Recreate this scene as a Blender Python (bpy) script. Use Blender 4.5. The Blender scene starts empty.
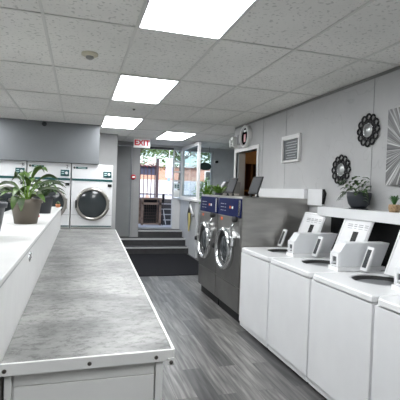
import bpy, bmesh, math, random
from mathutils import Vector, Matrix
from math import pi, sin, cos, radians
random.seed(7)
S = bpy.context.scene; COL = S.collection

# ------------------------------------------------------------ camera, world, exposure
CZ = 1.48
def camera():
    yaw, pitch, roll, f = 0.286521539, -0.0218673949, -0.0336943509, 412.54
    cy, sy, cp, sp = cos(yaw), sin(yaw), cos(pitch), sin(pitch)
    fw = Vector((sy*cp, cy*cp, sp)); r = Vector((cy, -sy, 0)); d = fw.cross(r)
    cr, sr = cos(roll), sin(roll)
    R = r*cr + d*sr; D = -r*sr + d*cr
    cam = bpy.data.cameras.new('camera'); o = bpy.data.objects.new('camera', cam); COL.objects.link(o)
    up, bk = -D, -fw
    m = Matrix(((R.x, up.x, bk.x, 0), (R.y, up.y, bk.y, 0), (R.z, up.z, bk.z, CZ), (0, 0, 0, 1)))
    o.matrix_world = m
    cam.sensor_fit = 'HORIZONTAL'; cam.sensor_width = 36; cam.lens = f/400*36
    cam.clip_start = .05; cam.clip_end = 300
    S.camera = o
camera()
S.view_settings.view_transform = 'Standard'; S.view_settings.look = 'None'
S.view_settings.gamma = 1; S.view_settings.use_curve_mapping = False
S.view_settings.exposure = 0.68
LAMP = 12
W = bpy.data.worlds.new('world'); S.world = W; W.use_nodes = True
nt = W.node_tree; bg = nt.nodes['Background']
sky = nt.nodes.new('ShaderNodeTexSky'); sky.sky_type = 'NISHITA'; sky.sun_disc = False
sky.sun_elevation = radians(48); sky.sun_rotation = radians(200); sky.dust_density = 3
nt.links.new(sky.outputs[0], bg.inputs[0]); bg.inputs[1].default_value = 0.30
sun = bpy.data.lights.new('sun', 'SUN'); sun.energy = 1.2; sun.angle = radians(2); sun.color = (1, .97, .92)
so = bpy.data.objects.new('sun', sun); COL.objects.link(so); so.rotation_euler = (radians(40), radians(12), radians(-25))

# ------------------------------------------------------------ materials
MATS = {}
def mat(name, col, rough=.5, metal=0, var=0, scale=8, bump=0, bscale=40, emit=0, stretch=None, spec=.5, col2=None, coat=0):
    if name in MATS: return MATS[name]
    m = bpy.data.materials.new(name); m.use_nodes = True; n = m.node_tree; b = n.nodes['Principled BSDF']
    c = (*col, 1); b.inputs['Base Color'].default_value = c
    b.inputs['Roughness'].default_value = rough; b.inputs['Metallic'].default_value = metal
    b.inputs['Specular IOR Level'].default_value = spec; b.inputs['Coat Weight'].default_value = coat
    tc = n.nodes.new('ShaderNodeTexCoord'); mp = n.nodes.new('ShaderNodeMapping')
    n.links.new(tc.outputs['Object'], mp.inputs[0])
    if stretch: mp.inputs['Scale'].default_value = stretch
    if var or col2:
        no = n.nodes.new('ShaderNodeTexNoise'); no.inputs['Scale'].default_value = scale; no.inputs['Detail'].default_value = 5
        n.links.new(mp.outputs[0], no.inputs['Vector'])
        rp = n.nodes.new('ShaderNodeValToRGB'); rp.color_ramp.elements[0].position = .32; rp.color_ramp.elements[1].position = .68
        a = col2 if col2 else tuple(max(0, x*(1-var)) for x in col); z = col if col2 else tuple(min(1, x*(1+var)) for x in col)
        rp.color_ramp.elements[0].color = (*a, 1); rp.color_ramp.elements[1].color = (*z, 1)
        n.links.new(no.outputs[0], rp.inputs[0]); n.links.new(rp.outputs[0], b.inputs['Base Color'])
    if bump:
        nb = n.nodes.new('ShaderNodeTexNoise'); nb.inputs['Scale'].default_value = bscale; nb.inputs['Detail'].default_value = 4
        n.links.new(mp.outputs[0], nb.inputs['Vector'])
        bp = n.nodes.new('ShaderNodeBump'); bp.inputs['Strength'].default_value = bump; bp.inputs['Distance'].default_value = .01
        n.links.new(nb.outputs[0], bp.inputs['Height']); n.links.new(bp.outputs[0], b.inputs['Normal'])
    if emit:
        b.inputs['Emission Color'].default_value = c; b.inputs['Emission Strength'].default_value = emit
    MATS[name] = m; return m
def glass(name, tint=(.9, .95, .97), refl=.12):
    m = bpy.data.materials.new(name); m.use_nodes = True; n = m.node_tree; n.nodes.clear()
    o = n.nodes.new('ShaderNodeOutputMaterial'); t = n.nodes.new('ShaderNodeBsdfTransparent'); g = n.nodes.new('ShaderNodeBsdfGlossy')
    t.inputs[0].default_value = (*tint, 1); g.inputs['Roughness'].default_value = .03
    x = n.nodes.new('ShaderNodeMixShader'); x.inputs[0].default_value = refl
    n.links.new(t.outputs[0], x.inputs[1]); n.links.new(g.outputs[0], x.inputs[2]); n.links.new(x.outputs[0], o.inputs[0]); return m
GLASS = glass('window_glass')
def ramp(n, pts):
    r = n.nodes.new('ShaderNodeValToRGB'); e = r.color_ramp.elements
    while len(e) < len(pts): e.new(.5)
    for i, (p, c) in enumerate(pts): e[i].position = p; e[i].color = (*c, 1)
    return r

def m_floor():
    m = bpy.data.materials.new('grey_wood_plank'); m.use_nodes = True; n = m.node_tree; b = n.nodes['Principled BSDF']; L = n.links.new
    tc = n.nodes.new('ShaderNodeTexCoord'); mp = n.nodes.new('ShaderNodeMapping'); mp.inputs['Rotation'].default_value = (0, 0, radians(90))
    mp.inputs['Location'].default_value = (.3, .07, 0)
    L(tc.outputs['Object'], mp.inputs[0])
    br = n.nodes.new('ShaderNodeTexBrick'); br.offset = .37; br.inputs['Scale'].default_value = 1
    br.inputs['Brick Width'].default_value = 1.25; br.inputs['Row Height'].default_value = .155; br.inputs['Mortar Size'].default_value = .0018
    br.inputs['Color1'].default_value = (0, 0, 0, 1); br.inputs['Color2'].default_value = (1, 1, 1, 1); br.inputs['Mortar'].default_value = (0, 0, 0, 1)
    L(mp.outputs[0], br.inputs[0])
    tone = ramp(n, [(0, (.045, .045, .046)), (.5, (.085, .083, .083)), (1, (.18, .175, .17))]); L(br.outputs[0], tone.inputs[0])
    m2 = n.nodes.new('ShaderNodeMapping'); m2.inputs['Scale'].default_value = (22, 1.5, 1); L(tc.outputs['Object'], m2.inputs[0])
    va = n.nodes.new('ShaderNodeVectorMath'); va.operation = 'ADD'; L(m2.outputs[0], va.inputs[0])
    sc = n.nodes.new('ShaderNodeVectorMath'); sc.operation = 'SCALE'; sc.inputs[3].default_value = 13; L(br.outputs[0], sc.inputs[0]); L(sc.outputs[0], va.inputs[1])
    no = n.nodes.new('ShaderNodeTexNoise'); no.inputs['Scale'].default_value = 1.6; no.inputs['Detail'].default_value = 8; no.inputs['Distortion'].default_value = .35
    L(va.outputs[0], no.inputs[0])
    gr = ramp(n, [(.32, (.45, .45, .45)), (.5, (.95, .95, .94)), (.68, (1.6, 1.58, 1.54))]); L(no.outputs[0], gr.inputs[0])
    mx = n.nodes.new('ShaderNodeMix'); mx.data_type = 'RGBA'; mx.blend_type = 'MULTIPLY'; mx.inputs[0].default_value = 1
    L(tone.outputs[0], mx.inputs[6]); L(gr.outputs[0], mx.inputs[7])
    m3 = n.nodes.new('ShaderNodeMix'); m3.data_type = 'RGBA'; L(br.outputs['Fac'], m3.inputs[0]); L(mx.outputs[2], m3.inputs[6]); m3.inputs[7].default_value = (.07, .07, .07, 1)
    L(m3.outputs[2], b.inputs['Base Color']); b.inputs['Roughness'].default_value = .38
    return m
def m_ceiling():
    m = bpy.data.materials.new('ceiling_tile'); m.use_nodes = True; n = m.node_tree; b = n.nodes['Principled BSDF']; L = n.links.new
    tc = n.nodes.new('ShaderNodeTexCoord')
    no = n.nodes.new('ShaderNodeTexNoise'); no.inputs['Scale'].default_value = 38; no.inputs['Detail'].default_value = 3; L(tc.outputs['Object'], no.inputs[0])
    fs = ramp(n, [(.34, (.62, .615, .59)), (.42, (.86, .85, .82))]); L(no.outputs[0], fs.inputs[0])
    n2 = n.nodes.new('ShaderNodeTexNoise'); n2.inputs['Scale'].default_value = .9; n2.inputs['Detail'].default_value = 3; L(tc.outputs['Object'], n2.inputs[0])
    st = ramp(n, [(.3, (.88, .88, .87)), (.7, (1.04, 1.04, 1.03))]); L(n2.outputs[0], st.inputs[0])
    mx = n.nodes.new('ShaderNodeMix'); mx.data_type = 'RGBA'; mx.blend_type = 'MULTIPLY'; mx.inputs[0].default_value = 1
    L(fs.outputs[0], mx.inputs[6]); L(st.outputs[0], mx.inputs[7]); L(mx.outputs[2], b.inputs['Base Color']); b.inputs['Roughness'].default_value = .9
    return m
def m_wall():
    # grey painted panel wall: faint vertical joints, cloudy patches and hairline scratches
    m = bpy.data.materials.new('grey_painted_panel'); m.use_nodes = True; n = m.node_tree; b = n.nodes['Principled BSDF']; L = n.links.new
    tc = n.nodes.new('ShaderNodeTexCoord')
    n1 = n.nodes.new('ShaderNodeTexNoise'); n1.inputs['Scale'].default_value = 2.2; n1.inputs['Detail'].default_value = 6; L(tc.outputs['Object'], n1.inputs[0])
    r1 = ramp(n, [(.3, (.43, .432, .435)), (.7, (.50, .50, .50))]); L(n1.outputs[0], r1.inputs[0])
    n2 = n.nodes.new('ShaderNodeTexNoise'); n2.inputs['Scale'].default_value = 1.7; n2.inputs['Detail'].default_value = 2; n2.inputs['Distortion'].default_value = 1.2; L(tc.outputs['Object'], n2.inputs[0])
    r2 = ramp(n, [(.492, (1, 1, 1)), (.5, (.88, .88, .88)), (.508, (1, 1, 1))]); L(n2.outputs[0], r2.inputs[0])
    mx = n.nodes.new('ShaderNodeMix'); mx.data_type = 'RGBA'; mx.blend_type = 'MULTIPLY'; mx.inputs[0].default_value = 1
    L(r1.outputs[0], mx.inputs[6]); L(r2.outputs[0], mx.inputs[7]); L(mx.outputs[2], b.inputs['Base Color']); b.inputs['Roughness'].default_value = .55
    return m
def m_laminate():
    m = bpy.data.materials.new('grey_mottled_laminate'); m.use_nodes = True; n = m.node_tree; b = n.nodes['Principled BSDF']; L = n.links.new
    tc = n.nodes.new('ShaderNodeTexCoord'); mp = n.nodes.new('ShaderNodeMapping'); mp.inputs['Scale'].default_value = (1, 1.5, 1); L(tc.outputs['Object'], mp.inputs[0])
    n1 = n.nodes.new('ShaderNodeTexNoise'); n1.inputs['Scale'].default_value = 2.3; n1.inputs['Detail'].default_value = 9; n1.inputs['Roughness'].default_value = .66; L(mp.outputs[0], n1.inputs[0])
    r1 = ramp(n, [(.36, (.12, .12, .118)), (.5, (.21, .21, .204)), (.64, (.30, .297, .287))]); L(n1.outputs[0], r1.inputs[0])
    n2 = n.nodes.new('ShaderNodeTexNoise'); n2.inputs['Scale'].default_value = 22; n2.inputs['Detail'].default_value = 7; n2.inputs['Roughness'].default_value = .8; L(mp.outputs[0], n2.inputs[0])
    r2 = ramp(n, [(.40, (.5, .5, .5)), (.5, (1, 1, 1)), (.7, (1.12, 1.12, 1.1))]); L(n2.outputs[0], r2.inputs[0])
    mx = n.nodes.new('ShaderNodeMix'); mx.data_type = 'RGBA'; mx.blend_type = 'MULTIPLY'; mx.inputs[0].default_value = 1
    L(r1.outputs[0], mx.inputs[6]); L(r2.outputs[0], mx.inputs[7]); L(mx.outputs[2], b.inputs['Base Color']); b.inputs['Roughness'].default_value = .42; b.inputs['Specular IOR Level'].default_value = .35
    return m
def m_burst(cy, cz):
    m = bpy.data.materials.new('silver_starburst_print'); m.use_nodes = True; n = m.node_tree; b = n.nodes['Principled BSDF']; L = n.links.new
    tc = n.nodes.new('ShaderNodeTexCoord'); sp = n.nodes.new('ShaderNodeSeparateXYZ'); L(tc.outputs['Object'], sp.inputs[0])
    def mth(op, a, c):
        q = n.nodes.new('ShaderNodeMath'); q.operation = op
        for i, v in enumerate((a, c)):
            if isinstance(v, (int, float)): q.inputs[i].default_value = v
            else: L(v, q.inputs[i])
        return q.outputs[0]
    dy = mth('SUBTRACT', sp.outputs[1], cy); dz = mth('SUBTRACT', sp.outputs[2], cz)
    a = mth('ARCTAN2', dy, dz)
    cb = n.nodes.new('ShaderNodeCombineXYZ'); L(mth('MULTIPLY', a, 9.0), cb.inputs[0])
    rr = mth('SQRT', mth('ADD', mth('MULTIPLY', dy, dy), mth('MULTIPLY', dz, dz)), 0); L(rr, cb.inputs[1])
    no = n.nodes.new('ShaderNodeTexNoise'); no.inputs['Scale'].default_value = 1.6; no.inputs['Detail'].default_value = 5; L(cb.outputs[0], no.inputs[0])
    r = ramp(n, [(.35, (.05, .05, .055)), (.52, (.17, .17, .17)), (.68, (.62, .62, .61))]); L(no.outputs[0], r.inputs[0])
    L(r.outputs[0], b.inputs['Base Color']); b.inputs['Roughness'].default_value = .4; b.inputs['Metallic'].default_value = .2
    return m
def m_brick():
    m = bpy.data.materials.new('orange_brick'); m.use_nodes = True; n = m.node_tree; b = n.nodes['Principled BSDF']; L = n.links.new
    tc = n.nodes.new('ShaderNodeTexCoord'); mp = n.nodes.new('ShaderNodeMapping'); mp.inputs['Rotation'].default_value = (radians(90), 0, 0); L(tc.outputs['Object'], mp.inputs[0])
    br = n.nodes.new('ShaderNodeTexBrick'); br.inputs['Scale'].default_value = 3
    br.inputs['Color1'].default_value = (.55, .25, .16, 1); br.inputs['Color2'].default_value = (.62, .32, .22, 1); br.inputs['Mortar'].default_value = (.55, .5, .45, 1)
    L(mp.outputs[0], br.inputs[0]); L(br.outputs[0], b.inputs['Base Color']); b.inputs['Roughness'].default_value = .8; return m

WHITE = mat('white_enamel', (.80, .805, .815), .28, var=.03, scale=3)
WHITE2 = mat('white_painted_wood', (.78, .78, .765), .42, var=.04, scale=3)
DECK = mat('white_porcelain_deck', (.84, .845, .85), .2)
GREYB = mat('pale_grey_metal', (.74, .755, .77), .35, metal=0, var=.05, scale=5)
STEEL = mat('stainless_steel', (.40, .39, .37), .3, metal=.9, var=.12, scale=2.5, stretch=(1, 1, 6))
STEELD = mat('dark_stainless_steel', (.27, .265, .255), .33, metal=.85, var=.12, scale=3)
CHROME = mat('chrome', (.75, .76, .77), .12, metal=1)
BRUSH = mat('brushed_door_ring', (.42, .40, .37), .3, metal=.9)
BLACK = mat('black_plastic', (.012, .012, .013), .5, spec=.3)
BLACKM = mat('black_rubber_mat', (.014, .014, .016), .95, spec=.1, var=.3, scale=60, bump=.4, bscale=200)
RUBBER = mat('dark_rubber', (.03, .03, .03), .6)
DGLASS = mat('dark_door_glass', (.035, .042, .045), .12, spec=.6)
TEAL = mat('teal_trim', (.006, .075, .08), .35)
TEALM = mat('teal_mark', (.55, .7, .7), .4)
BLUE = mat('navy_control_panel', (.006, .011, .06), .5, spec=.12)
SOFF = mat('grey_soffit_paint', (.17, .18, .19), .6, var=.04, scale=2)
DGREY = mat('dark_grey_door_paint', (.20, .205, .21), .5, var=.05, scale=3)
MGREY = mat('mid_grey_paint', (.30, .30, .30), .55, var=.05, scale=4)
PANELW = mat('light_grey_panel', (.42, .42, .42), .5, var=.04, scale=6)
TBAR = mat('ceiling_grid_paint', (.68, .675, .64), .5)
FRAMEW = mat('white_frame', (.72, .72, .71), .4)
ALU = mat('pale_aluminium_frame', (.55, .56, .57), .35, metal=.3)
CREAM = mat('cream_plastic', (.60, .57, .44), .45)
RED = mat('red_plastic', (.60, .03, .05), .4)
REDL = mat('exit_red', (.62, .015, .04), .4)
EXITW = mat('exit_sign_white', (.85, .87, .85), .4)
POTB = mat('taupe_plastic_pot', (.17, .145, .115), .5, var=.06)
POTK = mat('charcoal_pot', (.035, .038, .045), .4)
POTG = mat('dark_slate_pot', (.028, .032, .04), .45)
TERRA = mat('terracotta', (.55, .22, .10), .7)
WOVEN = mat('woven_jute', (.38, .26, .15), .85, var=.35, scale=60, bump=.6, bscale=90)
SOIL = mat('potting_soil', (.06, .04, .025), .95, var=.4, scale=70)
LEAF = mat('leaf_green', (.10, .18, .035), .4, col2=(.022, .055, .012), scale=14)
LEAF2 = mat('leaf_deep_green', (.06, .13, .03), .45, col2=(.018, .05, .01), scale=16)
LEAFY = mat('leaf_bright_green', (.25, .40, .06), .4, col2=(.08, .2, .03), scale=10)
LEAFO = mat('tree_leaf', (.22, .36, .10), .6, col2=(.08, .17, .04), scale=3)
BARK = mat('bark', (.12, .08, .055), .9, var=.3, scale=12)
MIRROR = mat('mirror_glass', (.42, .43, .43), .35, metal=1)
NOTICE = mat('dark_slate_board', (.07, .08, .085), .4)
TEXTL = mat('pale_lettering', (.38, .40, .41), .5)
TEXTD = mat('grey_lettering', (.36, .36, .37), .5)
WOOD = mat('brown_wood', (.21, .10, .04), .5, var=.35, scale=5, stretch=(1, 1, .15))
WOODL = mat('amber_wood', (.40, .20, .06), .5, var=.25, scale=5, stretch=(1, .15, 1))
WOODG = mat('weathered_timber', (.27, .19, .15), .8, var=.3, scale=8, stretch=(.2, 1, 1))
CONC = mat('concrete', (.50, .50, .52), .85, var=.12, scale=2)
ASPH = mat('road_surface', (.30, .30, .31), .9, var=.1, scale=3)
IRON = mat('dark_iron', (.05, .035, .045), .5)
FLOWER = mat('red_petals', (.60, .02, .07), .5, col2=(.25, .01, .03), scale=25)
YEL = mat('yellow_cloth', (.52, .45, .18), .8)
ORG = mat('orange_sticker', (.75, .16, .05), .5)
BLUEP = mat('blue_sign', (.20, .32, .62), .5)
NOSE = mat('light_step_nosing', (.55, .55, .55), .4, metal=.3)
STEPM = mat('grey_step_covering', (.05, .05, .052), .7, spec=.2, var=.12, scale=10)
LAMPM = mat('lamp_diffuser', (.955, .98, 1), .5, emit=LAMP)
SCREW = mat('dark_screw', (.10, .09, .08), .4, metal=.7)
MCEIL, MFLOOR, MWALL, MLAM = m_ceiling(), m_floor(), m_wall(), m_laminate()

# ------------------------------------------------------------ mesh helpers
class MB:
    def __init__(s): s.v = []; s.f = []; s.sm = []
    def add(s, v, f, smooth=False):
        k = len(s.v); s.v += [tuple(p) for p in v]; s.f += [tuple(i+k for i in q) for q in f]; s.sm += [smooth]*len(f); return s
    def box(s, x0, x1, y0, y1, z0, z1):
        return s.add([(x0,y0,z0),(x1,y0,z0),(x1,y1,z0),(x0,y1,z0),(x0,y0,z1),(x1,y0,z1),(x1,y1,z1),(x0,y1,z1)],
                     [(3,2,1,0),(4,5,6,7),(0,1,5,4),(1,2,6,5),(2,3,7,6),(3,0,4,7)])
    def bar(s, a, b, w, d=None):
        a, b = Vector(a), Vector(b); d = d or w; t = (b-a).normalized()
        u = t.cross(Vector((0, 0, 1)));  u = Vector((1, 0, 0)) if u.length < 1e-4 else u.normalized()
        n = t.cross(u); vs = [p + u*i*w/2 + n*j*d/2 for p in (a, b) for i, j in ((-1,-1),(1,-1),(1,1),(-1,1))]
        return s.add(vs, [(0,1,2,3),(7,6,5,4),(0,4,5,1),(1,5,6,2),(2,6,7,3),(3,7,4,0)])
    def prism(s, pts, axis, a0, a1):   # polygon pts (p,q) extruded along axis
        def P(p, q, a): return {'x': (a, p, q), 'y': (p, a, q), 'z': (p, q, a)}[axis]
        n = len(pts); v = [P(*p, a0) for p in pts] + [P(*p, a1) for p in pts]
        return s.add(v, [tuple(range(n))[::-1], tuple(range(n, 2*n))] + [(i, (i+1) % n, n+(i+1) % n, n+i) for i in range(n)])
    def lathe(s, prof, c=(0,0,0), axis='z', n=28, close=True):   # prof: (radius, height)
        v = []; f = []
        for r, h in prof:
            for i in range(n):
                a = 2*pi*i/n; x, y = r*cos(a), r*sin(a)
                p = {'z': (x, y, h), 'x': (h, x, y), 'y': (y, h, x)}[axis]
                v.append((c[0]+p[0], c[1]+p[1], c[2]+p[2]))
        for k in range(len(prof)-1):
            for i in range(n): f.append((k*n+i, k*n+(i+1) % n, (k+1)*n+(i+1) % n, (k+1)*n+i))
        s.add(v, f, True)
        if close:
            if prof[0][0] > 1e-5: s.add(v[:n], [tuple(range(n))[::-1]])
            if prof[-1][0] > 1e-5: s.add(v[-n:], [tuple(range(n))])
        return s
    def tube(s, pts, r, n=8, closed=False):
        pts = [Vector(p) for p in pts]; N = len(pts); v = []; f = []
        rr = r if isinstance(r, (list, tuple)) else [r]*N
        ref = Vector((0.13, 0.27, 1)).normalized()
        for k, p in enumerate(pts):
            a = pts[(k-1) % N] if (closed or k) else p; b = pts[(k+1) % N] if (closed or k < N-1) else p
            t = (b-a).normalized(); u = t.cross(ref)
            if u.length < .1: u = t.cross(Vector((1, 0, 0)))
            u.normalize(); w = t.cross(u)
            for i in range(n): v.append(p + (u*cos(2*pi*i/n) + w*sin(2*pi*i/n))*rr[k])
        for k in range(N if closed else N-1):
            k2 = (k+1) % N
            for i in range(n): f.append((k*n+i, k*n+(i+1) % n, k2*n+(i+1) % n, k2*n+i))
        s.add(v, f, True)
        if not closed: s.add(v[:n], [tuple(range(n))[::-1]]); s.add(v[-n:], [tuple(range(n))])
        return s
    def leaf(s, base, az, length, rise, droop, width, n=7, cup=.15):
        b = Vector(base); d = Vector((cos(az), sin(az), 0)); sd = Vector((-sin(az), cos(az), 0)); v = []; f = []
        for i in range(n+1):
            t = i/n; p = b + d*length*t + Vector((0, 0, rise*t*2 - (rise+droop)*t*t))
            w = width*(sin(pi*min(1, t*.93+.05))**.8)
            lift = Vector((0, 0, cup*w))
            v += [p - sd*w/2 + lift, p, p + sd*w/2 + lift]
        for i in range(n):
            k = i*3; f += [(k, k+1, k+4, k+3), (k+1, k+2, k+5, k+4)]
        return s.add(v, f, True)
    def build(s, name, m, parent=None, loc=(0, 0, 0), bevel=0, rot=None):
        me = bpy.data.meshes.new(name); me.from_pydata(s.v, [], s.f); me.materials.append(m)
        me.polygons.foreach_set('use_smooth', s.sm); me.update()
        bm = bmesh.new(); bm.from_mesh(me); bmesh.ops.recalc_face_normals(bm, faces=bm.faces); bm.to_mesh(me); bm.free()
        o = bpy.data.objects.new(name, me); COL.objects.link(o); o.location = loc
        if rot: o.rotation_euler = rot
        if parent: o.parent = parent
        if bevel:
            md = o.modifiers.new('bevel', 'BEVEL'); md.width = bevel; md.segments = 2; md.limit_method = 'ANGLE'
        return o
def thing(name, label, cat, loc=(0, 0, 0), rot=0, group=None):
    o = bpy.data.objects.new(name, None); COL.objects.link(o); o.empty_display_size = .1
    o.location = loc; o.rotation_euler = (0, 0, rot); o['label'] = label; o['category'] = cat
    if group: o['group'] = group
    return o
def tag(o, label, cat, group=None):
    o['label'] = label; o['category'] = cat
    if group: o['group'] = group
    return o
def struct(o): o['kind'] = 'structure'; return o
def dup(root, loc, label, group=None):
    r = root.copy(); COL.objects.link(r); r.location = loc; r['label'] = label
    if group: r['group'] = group
    def rec(src, dst):
        for ch in [c for c in ALLC.get(src.name, src.children)]:
            c = ch.copy(); COL.objects.link(c); c.parent = dst; rec(ch, c)
    rec(root, r); return r
ALLC = {}
def text(name, body, size, m, parent, loc, rot, ext=.001, bold=0):
    cu = bpy.data.curves.new(name, 'FONT'); cu.body = body; cu.size = size; cu.align_x = 'CENTER'; cu.align_y = 'CENTER'; cu.extrude = ext; cu.offset = bold
    t = bpy.data.objects.new(name, cu); COL.objects.link(t)
    dg = bpy.context.evaluated_depsgraph_get(); me = bpy.data.meshes.new_from_object(t.evaluated_get(dg)); bpy.data.objects.remove(t)
    me.materials.clear(); me.materials.append(m)
    o = bpy.data.objects.new(name, me); COL.objects.link(o); o.parent = parent; o.location = loc; o.rotation_euler = rot; return o

# ------------------------------------------------------------ room shell
H = 2.6; WX = 2.58; LX = -2.3; BY = -2.6; SY = 10.3
struct(MB().box(LX-.1, 4.4, BY-.1, SY+.5, -.1, 0).build('floor', MFLOOR))
struct(MB().box(LX-.1, 4.4, BY-.1, SY+.25, H, H+.1).build('ceiling', MCEIL))
g = MB()
x0, y0 = .354, 2.896
for i in range(-5, 8):
    x = x0+.61*i
    if x > LX and x < 4.2:
        y1 = SY if x > 1.3 else (8.75 if x < .75 else 9.9)
        g.box(x-.010, x+.010, BY, y1, H-.007, H-.0005)
for j in range(-5, 7):
    y = y0+1.22*j
    if y > BY and y < SY: g.box(LX, WX if y < 6.7 else 4.2, y-.009, y+.009, H-.0065, H-.0004)
struct(g.build('trim_1', TBAR))
struct(MB().box(LX-.1, LX, BY-.1, 8.75, 0, H).build('wall_left', MWALL))
struct(MB().box(LX-.1, 4.4, BY-.1, BY, 0, H).build('wall_rear', MWALL))
w = MB().prism([(BY, 0), (5.75, 0), (5.75, 2.15), (6.62, 2.15), (6.62, 0), (6.74, 0), (6.74, H), (BY, H)], 'x', WX, WX+.1)
struct(w.build('wall_right', MWALL))
jn = MB()
for y in (.02, 1.24, 2.46, 3.21, 4.88, 5.58): jn.box(WX-.003, WX-.0002, y-.003, y+.003, 1.4 if y > 2 else 0, H-.03)
struct(jn.build('trim_2', mat('panel_joint', (.28, .285, .29), .6)))
g = MB().box(WX-.012, WX-.0004, BY, 6.7, H-.032, H-.008)
struct(g.build('trim_3', mat('shadow_gap_strip', (.22, .22, .21), .6)))
struct(MB().prism([(2.60, 6.745), (2.685, 6.70), (4.4, 10.78), (4.25, 10.67)], 'z', 0, H).build('wall_nook_side', MWALL))
# doorway in the right wall and the back room
g = MB().box(WX-.02, WX+.12, 5.69, 5.75, 0, 2.21).box(WX-.02, WX+.12, 6.62, 6.68, 0, 2.21).box(WX-.02, WX+.12, 5.75, 6.62, 2.15, 2.21)
struct(g.build('trim_4', FRAMEW, bevel=.004))
struct(MB().box(4.2, 4.28, 4.4, 9.2, 0, H).build('wall_backroom_far', WOOD))
struct(MB().box(WX+.1, 4.2, 4.3, 4.4, 0, H).build('wall_backroom_near', WOOD))
struct(MB().box(3.62, 4.2, 8.9, 9.0, 0, H).build('wall_backroom_end', WOOD))
bl = thing('added_fill_bulb', 'small unseen warm bulb added to light the back room', 'light', (3.5, 5.6, 2.2))  # out-of-view bulb added to brighten the back room
MB().lathe([(0, 0), (.03, .02), (.035, .05), (.015, .09), (.012, .12), (0, .12)], n=16).build('bulb', mat('warm_fill_glow', (1, .75, .45), .5, emit=60), bl)
MB().tube([(0, 0, .12), (0, 0, .399)], .004, 6).build('cord', BLACK, bl)
# street side walls
PX = 1.40
struct(MB().box(LX-.1, .75, 8.75, 8.85, 0, H).build('wall_behind_dryers', PANELW))
struct(MB().box(.65, .75, 8.85, 9.95, 0, H).build('wall_step_side', MGREY))
struct(MB().prism([(.65, 0), (.80, 0), (.80, 2.5), (1.20, 2.5), (1.20, 0), (PX, 0), (PX, H), (.65, H)], 'y', 9.95, 10.05).build('wall_landing', MGREY))
struct(MB().box(PX-.1, PX, 10.05, SY+.12, 0, H).build('wall_door_jamb', MGREY))
w = MB().box(PX, 4.4, SY, SY+.12, 2.55, H).box(2.30, 2.55, SY, SY+.12, 0, 1.22).box(2.55, 4.4, SY, SY+.12, 0, 1.3).box(3.36, 4.4, SY, SY+.12, 1.3, 2.55).box(PX, 2.30, SY, SY+.12, 0, .5)
struct(w.build('wall_street', mat('pale_grey_wall', (.62, .62, .62), .55, var=.03)))
d = MB().box(.81, 1.19, 9.965, 10.0, .33, 2.49).build('door_1', DGREY, bevel=.003); struct(d)
MB().box(.74, .80, 9.93, 9.95, .32, 2.55).box(1.20, 1.26, 9.93, 9.95, .32, 2.55).box(.80, 1.20, 9.93, 9.95, 2.5, 2.55).build('door_frame', mat('grey_trim', (.27, .27, .27), .5), d)
# sidelight beside the door opening
sd = struct(MB().box(2.30, 2.33, SY+.02, SY+.08, 1.22, 2.55).box(2.50, 2.56, SY+.02, SY+.08, 1.22, 2.55).box(2.33, 2.50, SY+.02, SY+.08, 2.49, 2.55).box(2.33, 2.50, SY+.02, SY+.08, 1.22, 1.28)
            .box(2.33, 2.50, SY+.03, SY+.07, 2.19, 2.23).box(2.33, 2.50, SY+.03, SY+.07, 1.93, 1.97).box(2.33, 2.50, SY+.03, SY+.07, 1.70, 1.74).build('window_1', ALU))
MB().box(2.32, 2.51, SY+.048, SY+.052, 1.26, 2.51).build('pane', GLASS, sd)
w2 = struct(MB().box(2.56, 2.60, SY+.02, SY+.08, 1.3, 2.55).box(2.60, 3.36, SY+.02, SY+.08, 2.49, 2.55).box(2.60, 3.36, SY+.02, SY+.08, 1.3, 1.35).box(3.31, 3.36, SY+.02, SY+.08, 1.35, 2.49).box(2.96, 3.0, SY+.02, SY+.08, 1.35, 2.49).build('window_2', ALU))
MB().box(2.59, 3.32, SY+.048, SY+.052, 1.33, 2.51).build('pane', GLASS, w2)
struct(MB().box(PX, PX+.03, SY+.02, SY+.1, .5, 2.55).box(PX, 2.30, SY+.02, SY+.1, 2.50, 2.55).build('trim_5', mat('dark_door_frame', (.06, .06, .06), .4)))
struct(MB().box(PX+.03, 2.30, SY-.02, SY+.16, .5, .53).build('trim_6', mat('pale_threshold', (.55, .56, .6), .4, metal=.3)))
# glazed partition over a half wall beside the steps
hw = struct(MB().box(2.5, 2.56, 8.75, SY, 0, 1.24).build('wall_entry_half', mat('pale_half_wall', (.56, .57, .575), .5, var=.04)))
MB().box(2.44, 2.62, 8.71, SY-.002, 1.24, 1.285).build('cap', FRAMEW, hw, bevel=.005)
w3 = struct(MB().box(2.5, 2.56, 8.75, 8.81, 1.285, 2.56).box(2.5, 2.56, 10.21, 10.28, 1.285, 2.56).box(2.5, 2.56, 8.81, 10.21, 2.49, 2.56).box(2.5, 2.56, 8.81, 10.21, 1.285, 1.34).build('window_3', FRAMEW))
MB().box(2.527, 2.533, 8.80, 10.22, 1.33, 2.5).build('pane', GLASS, w3)

# soffit over the dryers
so_ = struct(MB().box(LX, .335, 7.65, 8.75, 1.9, H).build('wall_soffit', SOFF))

# ------------------------------------------------------------ steps and mat
st = thing('entry_steps', 'dark grey entry steps with pale nosings rising to the street door', 'steps', (1.6, 9.3, 0))
def step(xa, xb, ya, yb, z0, z1):
    s = MB().box(xa-1.6, xb-1.6, ya-9.3, yb-9.3, z0, z1).build('step', STEPM, st)
    MB().box(xa-1.6, xb-1.6, ya-.014-9.3, ya+.03-9.3, z1-.028, z1+.004).build('nosing', NOSE, s)
step(.76, 2.495, 9.3, 9.6, 0, .16)
step(.76, 2.495, 9.6, 9.945, 0, .32)
step(PX+.005, 2.495, 9.95, 10.28, 0, .48)
tag(MB().box(.93, 2.44, 6.93, 9.28, 0, .012).build('floor_mat', BLACKM, bevel=.003), 'black rubber entrance mat lying in front of the steps', 'mat')

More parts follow.
